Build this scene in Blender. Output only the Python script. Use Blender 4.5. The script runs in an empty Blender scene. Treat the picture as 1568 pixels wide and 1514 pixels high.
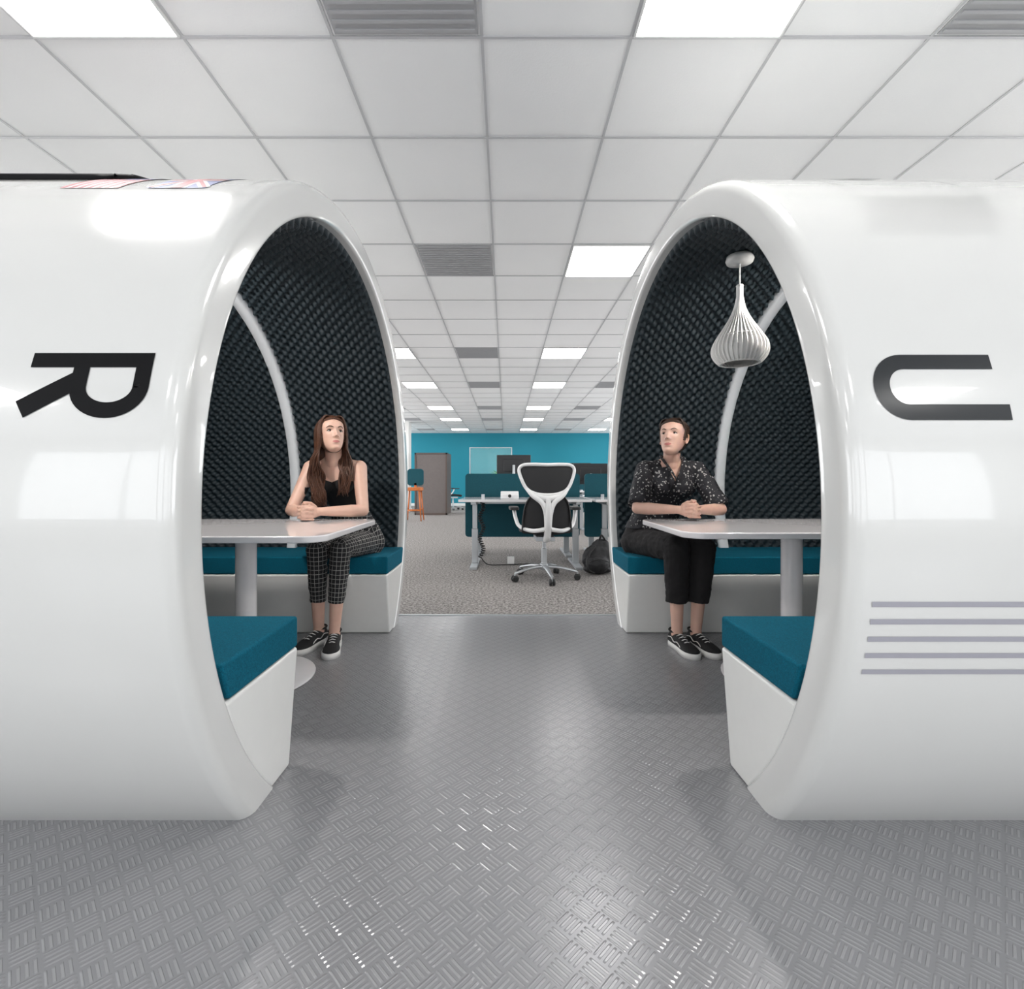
import bpy, bmesh, math, random
import numpy as np
from mathutils import Vector, Matrix, Euler
random.seed(7); np.random.seed(7)
sc = bpy.context.scene
PI = math.pi

# ------------------------------------------------------------------ materials
def newmat(name):
    m = bpy.data.materials.new(name); m.use_nodes = True
    nt = m.node_tree
    return m, nt, nt.nodes['Principled BSDF']

def mat(name, col, rough=0.5, metal=0.0, coat=0.0, bump=0.0, bscale=200.0, var=0.0, vscale=20.0, emis=0.0, sss=0.0, spec=0.5, sheen=0.0):
    m, nt, b = newmat(name)
    c = (col[0], col[1], col[2], 1)
    b.inputs['Base Color'].default_value = c
    b.inputs['Roughness'].default_value = rough
    b.inputs['Metallic'].default_value = metal
    b.inputs['Coat Weight'].default_value = coat
    b.inputs['Coat Roughness'].default_value = 0.03
    b.inputs['Specular IOR Level'].default_value = spec
    b.inputs['Sheen Weight'].default_value = sheen
    if sss > 0:
        b.inputs['Subsurface Weight'].default_value = sss
        b.inputs['Subsurface Radius'].default_value = (0.02, 0.008, 0.004)
        b.inputs['Subsurface Scale'].default_value = 0.5
    if emis > 0:
        b.inputs['Emission Color'].default_value = c
        b.inputs['Emission Strength'].default_value = emis
    tc = nt.nodes.new('ShaderNodeTexCoord')
    n = nt.nodes.new('ShaderNodeTexNoise'); n.inputs['Scale'].default_value = vscale
    n.inputs['Detail'].default_value = 4
    nt.links.new(tc.outputs['Object'], n.inputs['Vector'])
    r = nt.nodes.new('ShaderNodeMapRange')
    r.inputs['From Min'].default_value = 0.3; r.inputs['From Max'].default_value = 0.7
    r.inputs['To Min'].default_value = 1 - var; r.inputs['To Max'].default_value = 1 + var
    nt.links.new(n.outputs['Fac'], r.inputs['Value'])
    mx = nt.nodes.new('ShaderNodeVectorMath'); mx.operation = 'SCALE'
    mx.inputs[0].default_value = col[:3]
    nt.links.new(r.outputs['Result'], mx.inputs['Scale'])
    nt.links.new(mx.outputs['Vector'], b.inputs['Base Color'])
    if bump > 0:
        n2 = nt.nodes.new('ShaderNodeTexNoise'); n2.inputs['Scale'].default_value = bscale
        n2.inputs['Detail'].default_value = 3
        nt.links.new(tc.outputs['Object'], n2.inputs['Vector'])
        bp = nt.nodes.new('ShaderNodeBump'); bp.inputs['Strength'].default_value = bump
        bp.inputs['Distance'].default_value = 0.003
        nt.links.new(n2.outputs['Fac'], bp.inputs['Height'])
        nt.links.new(bp.outputs['Normal'], b.inputs['Normal'])
    return m

class NG:
    def __init__(s, nt): s.nt = nt
    def m(s, op, a, b=None, c=None):
        n = s.nt.nodes.new('ShaderNodeMath'); n.operation = op
        for i, v in enumerate([a, b, c]):
            if v is None: continue
            if isinstance(v, (int, float)): n.inputs[i].default_value = v
            else: s.nt.links.new(v, n.inputs[i])
        return n.outputs[0]
    def xyz(s, scale=1, rotz=0.0, coord='Object'):
        tc = s.nt.nodes.new('ShaderNodeTexCoord')
        mp = s.nt.nodes.new('ShaderNodeMapping')
        mp.inputs['Scale'].default_value = (scale,)*3
        mp.inputs['Rotation'].default_value = (0, 0, rotz)
        s.nt.links.new(tc.outputs[coord], mp.inputs['Vector'])
        sp = s.nt.nodes.new('ShaderNodeSeparateXYZ')
        s.nt.links.new(mp.outputs['Vector'], sp.inputs[0])
        return sp.outputs
    def mixc(s, fac, c1, c2):
        n = s.nt.nodes.new('ShaderNodeMix'); n.data_type = 'RGBA'
        if isinstance(fac, (int, float)): n.inputs[0].default_value = fac
        else: s.nt.links.new(fac, n.inputs[0])
        for i, c in ((6, c1), (7, c2)):
            if isinstance(c, tuple): n.inputs[i].default_value = (*c, 1)
            else: s.nt.links.new(c, n.inputs[i])
        return n.outputs[2]

def treadplate():
    m, nt, b = newmat('tread_plate_floor'); g = NG(nt)
    X, Y, Z = g.xyz(1/0.050, PI/4)
    fx, fy = g.m('FLOOR', X), g.m('FLOOR', Y)
    par = g.m('MODULO', g.m('ABSOLUTE', g.m('ADD', fx, fy)), 2.0)
    lx, ly = g.m('FRACT', X), g.m('FRACT', Y)
    ip = g.m('SUBTRACT', 1.0, par)
    a = g.m('ADD', g.m('MULTIPLY', lx, par), g.m('MULTIPLY', ly, ip))
    c = g.m('ADD', g.m('MULTIPLY', ly, par), g.m('MULTIPLY', lx, ip))
    s = g.m('SINE', g.m('MULTIPLY', a, 2*PI*4))
    bars = g.m('SMOOTH_MIN', g.m('MULTIPLY', g.m('ADD', s, 0.1), 2.0), 1.0, 0.2)
    bars = g.m('MAXIMUM', bars, 0.0)
    d1 = g.m('SUBTRACT', 0.46, g.m('ABSOLUTE', g.m('SUBTRACT', c, 0.5)))
    d2 = g.m('SUBTRACT', 0.48, g.m('ABSOLUTE', g.m('SUBTRACT', a, 0.5)))
    w = g.m('MINIMUM', g.m('MULTIPLY', d1, 8.0), 1.0); w = g.m('MAXIMUM', w, 0.0)
    w2 = g.m('MINIMUM', g.m('MULTIPLY', d2, 20.0), 1.0); w2 = g.m('MAXIMUM', w2, 0.0)
    h = g.m('MULTIPLY', g.m('MULTIPLY', bars, w), w2)
    bp = nt.nodes.new('ShaderNodeBump'); bp.inputs['Strength'].default_value = 0.75
    bp.inputs['Distance'].default_value = 0.0018
    nt.links.new(h, bp.inputs['Height']); nt.links.new(bp.outputs['Normal'], b.inputs['Normal'])
    col = g.mixc(h, (0.29, 0.292, 0.305), (0.36, 0.362, 0.372))
    nt.links.new(col, b.inputs['Base Color'])
    b.inputs['Roughness'].default_value = 0.27
    b.inputs['Metallic'].default_value = 0.3
    return m

def carpet():
    m, nt, b = newmat('speckled_carpet'); g = NG(nt)
    tc = nt.nodes.new('ShaderNodeTexCoord')
    v = nt.nodes.new('ShaderNodeTexNoise'); v.inputs['Scale'].default_value = 48; v.inputs['Detail'].default_value = 5
    v.inputs['Roughness'].default_value = 0.8
    nt.links.new(tc.outputs['Object'], v.inputs['Vector'])
    r = nt.nodes.new('ShaderNodeValToRGB')
    r.color_ramp.elements[0].position = 0.42; r.color_ramp.elements[0].color = (0.085, 0.076, 0.072, 1)
    r.color_ramp.elements[1].position = 0.60; r.color_ramp.elements[1].color = (0.40, 0.375, 0.36, 1)
    nt.links.new(v.outputs['Fac'], r.inputs[0]); nt.links.new(r.outputs[0], b.inputs['Base Color'])
    b.inputs['Roughness'].default_value = 0.95
    return m

def checkpants():
    m, nt, b = newmat('windowpane_check_fabric'); g = NG(nt)
    def att(nm):
        a = nt.nodes.new('ShaderNodeAttribute'); a.attribute_name = nm; return a.outputs['Fac']
    def line(v, w=0.045):
        f = g.m('FRACT', g.m('ADD', g.m('MULTIPLY', v, 1/0.026), 100.0))
        return g.m('LESS_THAN', g.m('ABSOLUTE', g.m('SUBTRACT', f, 0.5)), w)
    l = g.m('MAXIMUM', line(att('cu')), line(att('cv')))
    nt.links.new(g.mixc(l, (0.010, 0.010, 0.012), (0.38, 0.37, 0.35)), b.inputs['Base Color'])
    b.inputs['Roughness'].default_value = 0.85
    return m

def floral():
    m, nt, b = newmat('floral_blouse_fabric'); g = NG(nt)
    tc = nt.nodes.new('ShaderNodeTexCoord')
    v = nt.nodes.new('ShaderNodeTexVoronoi'); v.inputs['Scale'].default_value = 52
    nt.links.new(tc.outputs['Object'], v.inputs['Vector'])
    n = nt.nodes.new('ShaderNodeTexNoise'); n.inputs['Scale'].default_value = 190
    nt.links.new(tc.outputs['Object'], n.inputs['Vector'])
    d = g.m('ADD', v.outputs['Distance'], g.m('MULTIPLY', g.m('SUBTRACT', n.outputs['Fac'], 0.5), 0.6))
    l = g.m('LESS_THAN', d, 0.27)
    nt.links.new(g.mixc(l, (0.010, 0.010, 0.014), (0.38, 0.37, 0.36)), b.inputs['Base Color'])
    b.inputs['Roughness'].default_value = 0.75
    return m

def hairmat(name, c1, c2):
    m, nt, b = newmat(name); g = NG(nt)
    tc = nt.nodes.new('ShaderNodeTexCoord')
    mp = nt.nodes.new('ShaderNodeMapping'); mp.inputs['Scale'].default_value = (90, 90, 9)
    nt.links.new(tc.outputs['Object'], mp.inputs['Vector'])
    n = nt.nodes.new('ShaderNodeTexNoise'); n.inputs['Scale'].default_value = 2.0; n.inputs['Detail'].default_value = 4
    nt.links.new(mp.outputs['Vector'], n.inputs['Vector'])
    nt.links.new(g.mixc(n.outputs['Fac'], c1, c2), b.inputs['Base Color'])
    b.inputs['Roughness'].default_value = 0.45
    bp = nt.nodes.new('ShaderNodeBump'); bp.inputs['Strength'].default_value = 0.5; bp.inputs['Distance'].default_value = 0.003
    nt.links.new(n.outputs['Fac'], bp.inputs['Height']); nt.links.new(bp.outputs['Normal'], b.inputs['Normal'])
    return m

M = {}
M['gelcoat'] = mat('white_gelcoat', (0.71, 0.71, 0.695), 0.18, coat=0.9, var=0.01, vscale=2)
M['rib'] = mat('white_rib', (0.84, 0.87, 0.90), 0.35)
M['foam'] = mat('acoustic_foam', (0.013, 0.024, 0.031), 0.6, var=0.15, vscale=150, spec=0.5)
M['bench'] = mat('bench_laminate', (0.80, 0.80, 0.78), 0.3, coat=0.3, var=0.01)
M['teal_fabric'] = mat('teal_wool', (0.002, 0.105, 0.165), 0.95, var=0.3, vscale=260, bump=0.6, bscale=500, spec=0.2)
M['table'] = mat('white_table', (0.82, 0.80, 0.81), 0.12, coat=0.4, var=0.01)
M['black'] = mat('black_vinyl', (0.004, 0.004, 0.005), 0.5, spec=0.12)
M['dgray'] = mat('dark_grey_vinyl', (0.018, 0.021, 0.024), 0.22, spec=0.4)
M['stripe'] = mat('lavender_grey_vinyl', (0.37, 0.365, 0.41), 0.3, spec=0.3)
M['flag_red'] = mat('flag_red', (0.55, 0.20, 0.22), 0.3)
M['flag_blue'] = mat('flag_blue', (0.20, 0.23, 0.46), 0.3)
M['flag_white'] = mat('flag_white', (0.72, 0.70, 0.71), 0.3)
M['glass_dark'] = mat('dark_glass', (0.05, 0.035, 0.04), 0.08, coat=0.5)
M['glass_green'] = mat('green_glass', (0.42, 0.62, 0.58), 0.1, coat=0.5)
M['tread'] = treadplate()
M['carpet'] = carpet()
M['tile'] = mat('ceiling_tile', (0.83, 0.83, 0.83), 0.9, var=0.02, vscale=1.5, bump=0.2, bscale=120)
M['tbar'] = mat('ceiling_tbar', (0.48, 0.48, 0.49), 0.5)
M['vent'] = mat('vent_grey', (0.38, 0.38, 0.39), 0.6)
M['panel'] = mat('light_diffuser', (1.0, 0.985, 0.96), 0.5, emis=13.0)
M['wall_teal'] = mat('teal_paint', (0.003, 0.20, 0.275), 0.7, var=0.03, vscale=1)
M['wall_white'] = mat('white_paint', (0.78, 0.77, 0.75), 0.8, var=0.02, vscale=1)
M['trim'] = mat('trim_white', (0.7, 0.7, 0.69), 0.4)
M['frame'] = mat('window_frame', (0.6, 0.6, 0.6), 0.4)
M['wfab'] = mat('lamp_white_wood', (0.82, 0.81, 0.79), 0.55, var=0.04, vscale=40)
M['cwhite'] = mat('chair_white_plastic', (0.82, 0.82, 0.82), 0.3)
M['cblack'] = mat('chair_mesh_black', (0.018, 0.018, 0.02), 0.7, bump=0.5, bscale=300)
M['silver'] = mat('brushed_aluminium', (0.52, 0.54, 0.56), 0.35, metal=0.7)
M['rubber'] = mat('black_rubber', (0.015, 0.015, 0.016), 0.6)
M['dteal'] = mat('dark_teal_screen', (0.003, 0.070, 0.095), 0.85, var=0.1, vscale=100)
M['monitor'] = mat('monitor_black', (0.02, 0.02, 0.022), 0.35)
M['part'] = mat('taupe_panel', (0.15, 0.13, 0.125), 0.7, var=0.05)
M['part_f'] = mat('panel_frame', (0.10, 0.07, 0.06), 0.5)
M['orange'] = mat('orange_wood', (0.55, 0.15, 0.03), 0.5, var=0.1)
M['bag'] = mat('black_nylon', (0.012, 0.012, 0.014), 0.6, bump=0.6, bscale=60)
M['leaf'] = mat('leaf_green', (0.10, 0.28, 0.05), 0.5, var=0.3)
M['pot'] = mat('pot_white', (0.7, 0.7, 0.7), 0.4)
M['skinL'] = mat('skin_fair', (0.68, 0.43, 0.335), 0.5, sss=0.10, var=0.04, vscale=25)
M['skinR'] = mat('skin_fair_cool', (0.66, 0.415, 0.325), 0.5, sss=0.10, var=0.04, vscale=25)
M['lip'] = mat('lips', (0.48, 0.17, 0.15), 0.4)
M['eyew'] = mat('eye_white', (0.70, 0.68, 0.65), 0.2)
M['iris'] = mat('iris_dark', (0.03, 0.02, 0.015), 0.15)
M['brow'] = mat('eyebrow', (0.055, 0.028, 0.016), 0.7)
M['hairL'] = hairmat('hair_auburn', (0.028, 0.011, 0.006), (0.14, 0.056, 0.029))
M['hairR'] = hairmat('hair_dark_brown', (0.016, 0.009, 0.006), (0.065, 0.034, 0.022))
M['cami'] = mat('black_jersey', (0.010, 0.010, 0.011), 0.85)
M['pantsR'] = mat('black_trouser', (0.008, 0.007, 0.008), 0.9)
M['check'] = checkpants()
M['floral'] = floral()
M['shoe'] = mat('black_canvas', (0.012, 0.012, 0.013), 0.8, bump=0.3)
M['sole'] = mat('white_rubber', (0.75, 0.74, 0.72), 0.5)
M['lens'] = mat('fill_light_lens', (1.0, 0.96, 0.9), 0.4, emis=6.0)  # glowing lens of the fill light added inside each pod

def acrylic():
    m, nt, b = newmat('clear_acrylic')
    b.inputs['Base Color'].default_value = (0.45, 0.85, 0.85, 1); b.inputs['Roughness'].default_value = 0.05
    b.inputs['Alpha'].default_value = 0.16
    return m
M['acrylic'] = acrylic()

# ------------------------------------------------------------------ mesh helpers
def empty(name, loc):
    e = bpy.data.objects.new(name, None); e.location = loc; e.empty_display_size = 0.1
    sc.collection.objects.link(e); return e

def link(o, parent=None):
    sc.collection.objects.link(o)
    if parent is not None:
        o.parent = parent
        o.matrix_parent_inverse = Matrix.Translation(-Vector(parent.location))
    return o

def addmesh(name, V, F, mats, parent=None, smooth=True, midx=None, bevel=0.0, bseg=3, fixn=False):
    me = bpy.data.meshes.new(name)
    V = [tuple(map(float, v)) for v in V] if not isinstance(V, list) else V
    me.from_pydata(V, [], F)
    if not isinstance(mats, (list, tuple)): mats = [mats]
    for mm in mats: me.materials.append(mm)
    if midx is not None: me.polygons.foreach_set('material_index', midx)
    if fixn:
        bm = bmesh.new(); bm.from_mesh(me); bmesh.ops.recalc_face_normals(bm, faces=bm.faces); bm.to_mesh(me); bm.free()
    me.polygons.foreach_set('use_smooth', [smooth]*len(me.polygons))
    me.update()
    o = bpy.data.objects.new(name, me); link(o, parent)
    if bevel > 0:
        b = o.modifiers.new('bevel', 'BEVEL'); b.width = bevel; b.segments = bseg; b.limit_method = 'ANGLE'
        b.angle_limit = math.radians(40)
        b.harden_normals = True
        if not smooth:
            me.polygons.foreach_set('use_smooth', [True]*len(me.polygons))
    return o

class Geo:
    def __init__(s): s.V = []; s.F = []; s.M = []
    def add(s, V, F, mi=0, T=None):
        o = len(s.V)
        for v in V:
            v = Vector(v)
            if T is not None: v = T @ v
            s.V.append(tuple(v))
        for f in F: s.F.append(tuple(i+o for i in f)); s.M.append(mi)
        return s
    def obj(s, name, mats, parent=None, smooth=True, bevel=0.0, bseg=2, T=None, fixn=True):
        V = s.V if T is None else [tuple(T @ Vector(v)) for v in s.V]
        return addmesh(name, V, s.F, mats, parent, smooth, s.M, bevel, bseg, fixn)

def boxg(x0, x1, y0, y1, z0, z1):
    V = [(x0,y0,z0),(x1,y0,z0),(x1,y1,z0),(x0,y1,z0),(x0,y0,z1),(x1,y0,z1),(x1,y1,z1),(x0,y1,z1)]
    F = [(0,3,2,1),(4,5,6,7),(0,1,5,4),(1,2,6,5),(2,3,7,6),(3,0,4,7)]
    return V, F

def lathe(prof, n=32, axis='z', c=(0,0,0)):
    V = []; F = []
    for r, z in prof:
        for i in range(n):
            a = 2*PI*i/n
            V.append((c[0]+r*math.cos(a), c[1]+r*math.sin(a), c[2]+z))
    for j in range(len(prof)-1):
        for i in range(n):
            F.append((j*n+i, j*n+(i+1) % n, (j+1)*n+(i+1) % n, (j+1)*n+i))
    F.append(tuple(range(n))[::-1]); F.append(tuple((len(prof)-1)*n+i for i in range(n)))
    return V, F

def catmull(P, k=8, closed=False):
    P = [np.array(p, float) for p in P]; n = len(P); out = []
    rng = range(n) if closed else range(n-1)
    for i in rng:
        if closed: p0, p1, p2, p3 = P[(i-1) % n], P[i], P[(i+1) % n], P[(i+2) % n]
        else: p0, p1, p2, p3 = P[max(i-1,0)], P[i], P[i+1], P[min(i+2,n-1)]
        for t in np.linspace(0, 1, k, endpoint=False):
            out.append(0.5*((2*p1)+(-p0+p2)*t+(2*p0-5*p1+4*p2-p3)*t*t+(-p0+3*p1-3*p2+p3)*t**3))
    if not closed: out.append(P[-1])
    return out

def tube(P, R, n=8, closed=False, flat=1.0, k=6):
    if not isinstance(R, (list, tuple)): R = [R]*len(P)
    Q = catmull([(*p, r) for p, r in zip(P, R)], k, closed) if k > 1 else [np.array((*p, r)) for p, r in zip(P, R)]
    pts = [Vector(q[:3]) for q in Q]; rad = [float(max(q[3], 1e-4)) for q in Q]
    N = len(pts); V = []; F = []
    up = None
    for i in range(N):
        if closed: t = pts[(i+1) % N]-pts[i-1]
        else: t = pts[min(i+1,N-1)]-pts[max(i-1,0)]
        t.normalize()
        if up is None:
            up = Vector((0,0,1)) if abs(t.z) < 0.9 else Vector((0,1,0))
        up = (up-t*up.dot(t)).normalized(); sd = t.cross(up)
        for j in range(n):
            a = 2*PI*j/n
            V.append(tuple(pts[i]+sd*(rad[i]*math.cos(a))+up*(rad[i]*flat*math.sin(a))))
    L = N if closed else N-1
    for i in range(L):
        i2 = (i+1) % N
        for j in range(n):
            F.append((i*n+j, i*n+(j+1) % n, i2*n+(j+1) % n, i2*n+j))
    if not closed:
        F.append(tuple(range(n))[::-1]); F.append(tuple((N-1)*n+j for j in range(n)))
    return V, F

def ellipsoid(c, r, nu=20, nv=14, R=None):
    V = []; F = []
    for j in range(1, nv):
        th = PI*j/nv
        for i in range(nu):
            a = 2*PI*i/nu
            V.append(Vector((r[0]*math.sin(th)*math.cos(a), r[1]*math.sin(th)*math.sin(a), r[2]*math.cos(th))))
    V.append(Vector((0,0,r[2]))); V.append(Vector((0,0,-r[2])))
    for j in range(nv-2):
        for i in range(nu):
            F.append((j*nu+i, (j+1)*nu+i, (j+1)*nu+(i+1) % nu, j*nu+(i+1) % nu))
    t = len(V)-2
    for i in range(nu):
        F.append((t, i, (i+1) % nu)); F.append((t+1, (nv-2)*nu+(i+1) % nu, (nv-2)*nu+i))
    c = Vector(c)
    return [tuple((R @ v if R is not None else v)+c) for v in V], F

def chain(g, P, R, n=18):
    for i, (p, r) in enumerate(zip(P, R)):
        g.add(*ellipsoid(p, (r, r, r), 18, 12))
        if i:
            g.add(*tube([P[i-1], p], [R[i-1], r], n=n, k=1))

def loft(rings, n=32):
    Q = catmull(rings, 5); V = []; F = []
    for q in Q:
        for i in range(n):
            a = 2*PI*i/n
            V.append((q[0]+q[3]*math.cos(a), q[1]+q[4]*math.sin(a), q[2]))
    for j in range(len(Q)-1):
        for i in range(n):
            F.append((j*n+i, j*n+(i+1) % n, (j+1)*n+(i+1) % n, (j+1)*n+i))
    F.append(tuple(range(n))[::-1]); F.append(tuple((len(Q)-1)*n+i for i in range(n)))
    return V, F

def remesh(g, name, voxel, mats, parent, smooth_it=4, noise=0.0, nscale=0.08):
    me = bpy.data.meshes.new(name+'_src'); me.from_pydata(g.V, [], g.F)
    bm = bmesh.new(); bm.from_mesh(me); bmesh.ops.recalc_face_normals(bm, faces=bm.faces); bm.to_mesh(me); bm.free()
    o = bpy.data.objects.new(name+'_src', me); sc.collection.objects.link(o)
    r = o.modifiers.new('r', 'REMESH'); r.mode = 'VOXEL'; r.voxel_size = voxel
    if smooth_it:
        s = o.modifiers.new('s', 'SMOOTH'); s.factor = 0.5; s.iterations = smooth_it
    if noise > 0:
        t = bpy.data.textures.new(name+'_t', 'CLOUDS'); t.noise_scale = nscale
        d = o.modifiers.new('d', 'DISPLACE'); d.texture = t; d.strength = noise; d.mid_level = 0.5
        d.texture_coords = 'LOCAL'
    dg = bpy.context.evaluated_depsgraph_get(); dg.update()
    m2 = bpy.data.meshes.new_from_object(o.evaluated_get(dg))
    bpy.data.objects.remove(o); bpy.data.meshes.remove(me)
    m2.name = name; m2.materials.clear()
    for mm in (mats if isinstance(mats, (list, tuple)) else [mats]): m2.materials.append(mm)
    m2.polygons.foreach_set('use_smooth', [True]*len(m2.polygons))
    m2.polygons.foreach_set('material_index', [0]*len(m2.polygons))
    ob = bpy.data.objects.new(name, m2); link(ob, parent)
    return ob

def centers(me):
    a = np.empty(len(me.polygons)*3); me.polygons.foreach_get('center', a); return a.reshape(-1, 3)

# ------------------------------------------------------------------ camera
H = 0.975; FPX = 779.0
cam = bpy.data.cameras.new('camera'); co = bpy.data.objects.new('camera', cam); sc.collection.objects.link(co)
co.location = (0, 0, H); co.rotation_euler = (PI/2, 0, 0)
cam.sensor_width = 36; cam.lens = 36*FPX/1600; cam.shift_x = 10/1600; cam.shift_y = -22.5/1600
cam.clip_start = 0.05
sc.camera = co

# ------------------------------------------------------------------ room shell
CZ = H+1.78
XL, XR, YF, YB = -6.2, 6.2, -3.4, 18.9
FLOOR_Y = 3.60
g = Geo(); g.add(*boxg(XL, XR, YF, FLOOR_Y, -0.1, 0.0), 0); g.add(*boxg(XL, XR, FLOOR_Y, YB, -0.1, -0.0005), 1)
g.obj('floor', [M['tread'], M['carpet']], smooth=False)
g = Geo(); g.add(*boxg(XL, XR, FLOOR_Y-0.012, FLOOR_Y+0.012, -0.01, 0.004)); g.obj('trim_1', [M['silver']], smooth=False)

X0, TX, Y0, TY = 0.505, 0.60, 3.757, 0.585
g = Geo(); g.add(*boxg(XL, XR, YF, YB, CZ, CZ+0.1), 0)
for k in range(-12, 12):
    x = X0+k*TX
    if XL < x < XR: g.add(*boxg(x-0.006, x+0.006, YF, YB, CZ-0.004, CZ-0.0002), 1)
for k in range(-13, 27):
    y = Y0+k*TY
    if YF < y < YB: g.add(*boxg(XL, XR, y-0.006, y+0.006, CZ-0.005, CZ-0.0001), 1)
g.obj('ceiling', [M['tile'], M['tbar']], smooth=False)

def shared(name, me, loc):
    o = bpy.data.objects.new(name, me); o.location = loc; sc.collection.objects.link(o); return o
g = Geo()
w, d = TX-0.03, TY-0.03
g.add(*boxg(-w/2, w/2, -d/2, d/2, -0.009, -0.001), 0)
for (a, b_, c, d_) in ((-w/2-.008, w/2+.008, -d/2-.008, -d/2), (-w/2-.008, w/2+.008, d/2, d/2+.008), (-w/2-.008, -w/2, -d/2, d/2), (w/2, w/2+.008, -d/2, d/2)):
    g.add(*boxg(a, b_, c, d_, -0.014, 0), 1)
lp = g.obj('ceiling_light_panel', [M['panel'], M['trim']], smooth=False); lpm = lp.data
g = Geo()
g.add(*boxg(-w/2, w/2, -d/2, d/2, -0.004, 0), 0)
for i in range(14):
    y = -d/2+0.02+i*(d-0.04)/13
    g.add(*boxg(-w/2+.01, w/2-.01, y-0.006, y+0.006, -0.010, -0.004), 0)
vt = g.obj('ceiling_air_vent', [M['vent']], smooth=False); vtm = vt.data
first = True
for r_ in (-9, -4, 0, 5, 9, 14, 18, 23):
    y = Y0+r_*TY+TY/2
    for k in (-2, -1, 0, 1):
        x = X0+k*2.4+TX/2
        if first: lp.location = (x, y, CZ)
        else: shared('ceiling_light_panel', lpm, (x, y, CZ))
        x = X0-1.2+k*2.4+TX/2
        if first: vt.location = (x, y, CZ)
        else: shared('ceiling_air_vent', vtm, (x, y, CZ))
        first = False

def boxobj(name, x0, x1, y0, y1, z0, z1, m, parent=None, bevel=0.0):
    g = Geo(); g.add(*boxg(x0, x1, y0, y1, z0, z1)); return g.obj(name, [m], parent, smooth=False, bevel=bevel)
boxobj('wall_back', XL, XR, YB, YB+0.15, 0, CZ, M['wall_teal'])
boxobj('baseboard_back', XL, XR, YB-0.015, YB, 0, 0.1, M['trim'])
WZ0, WZ1 = 0.55, 2.45
def wall_windows_y(name, y, x0, x1, wins):
    g = Geo(); g.add(*boxg(x0, x1, y-0.15, y, 0, WZ0)); g.add(*boxg(x0, x1, y-0.15, y, WZ1, CZ))
    xs = [x0]+[v for w_ in wins for v in w_]+[x1]
    for i in range(0, len(xs), 2): g.add(*boxg(xs[i], xs[i+1], y-0.15, y, WZ0, WZ1))
    g.obj(name, [M['wall_white']], smooth=False)
def wall_windows_x(name, xa, xb, y0, y1, wins):
    g = Geo(); g.add(*boxg(xa, xb, y0, y1, 0, WZ0)); g.add(*boxg(xa, xb, y0, y1, WZ1, CZ))
    ys = [y0]+[v for w_ in wins for v in w_]+[y1]
    for i in range(0, len(ys), 2): g.add(*boxg(xa, xb, ys[i], ys[i+1], WZ0, WZ1))
    g.obj(name, [M['wall_white']], smooth=False)
fw = [(-5.6, -3.1), (-2.7, -0.2), (0.2, 2.7), (3.1, 5.6)]
wall_windows_y('wall_front', YF, XL, XR, fw)
sw = [(-2.6, 0.4), (4.6, 9.0), (9.6, 14.0), (14.4, 18.2)]  # unseen side windows, added to light the ceiling and office
wall_windows_x('wall_left', XL-0.15, XL, YF, YB, sw)
wall_windows_x('wall_right', XR, XR+0.15, YF, YB, sw)
wn = 0
def area(name, loc, rot, sx, sy, L, col=(1,1,1)):
    l = bpy.data.lights.new(name, 'AREA'); l.shape = 'RECTANGLE'; l.size = sx; l.size_y = sy
    l.energy = L*PI*sx*sy; l.color = col
    o = bpy.data.objects.new(name, l); o.location = loc; o.rotation_euler = rot; sc.collection.objects.link(o); return o
zc_ = (WZ0+WZ1)/2; hh = WZ1-WZ0
for (a, b_) in fw:
    wn += 1; g = Geo(); y = YF-0.07
    for q in (a, (a+b_)/2-0.02, b_-0.04): g.add(*boxg(q, q+0.04, y-0.03, y+0.03, WZ0, WZ1))
    for q in (WZ0, WZ1-0.04): g.add(*boxg(a, b_, y-0.03, y+0.03, q, q+0.04))
    g.obj('window_%d' % wn, [M['frame']], smooth=False)
    area('window_daylight', ((a+b_)/2, YF-0.12, zc_), (PI/2, 0, 0), b_-a, hh, 2.2, (0.97, 0.985, 1.0))
for sx_, xx in ((-1, XL), (1, XR)):
    for (a, b_) in sw:
        wn += 1; g = Geo(); x = xx+sx_*0.07
        nm = 3
        for i in range(nm+1):
            q = a+(b_-a-0.04)*i/nm; g.add(*boxg(x-0.03, x+0.03, q, q+0.04, WZ0, WZ1))
        for q in (WZ0, WZ1-0.04): g.add(*boxg(x-0.03, x+0.03, a, b_, q, q+0.04))
        g.obj('window_%d' % wn, [M['frame']], smooth=False)
        area('window_daylight', (xx+sx_*0.12, (a+b_)/2, zc_), (PI/2, 0, PI/2 if sx_ > 0 else -PI/2), b_-a, hh, (4.2 if sx_ > 0 else 3.2) if a < 0 else 6.0, (0.97, 0.985, 1.0))  # area lamp filling each added side window
g = Geo(); g.add(*boxg(-3.35, -2.95, 15.2, 15.6, 0, CZ)); g.add(*boxg(-3.37, -2.93, 15.18, 15.62, 0, 0.1)); g.obj('structural_column', [M['wall_white']], smooth=False, bevel=0.01)

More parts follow.
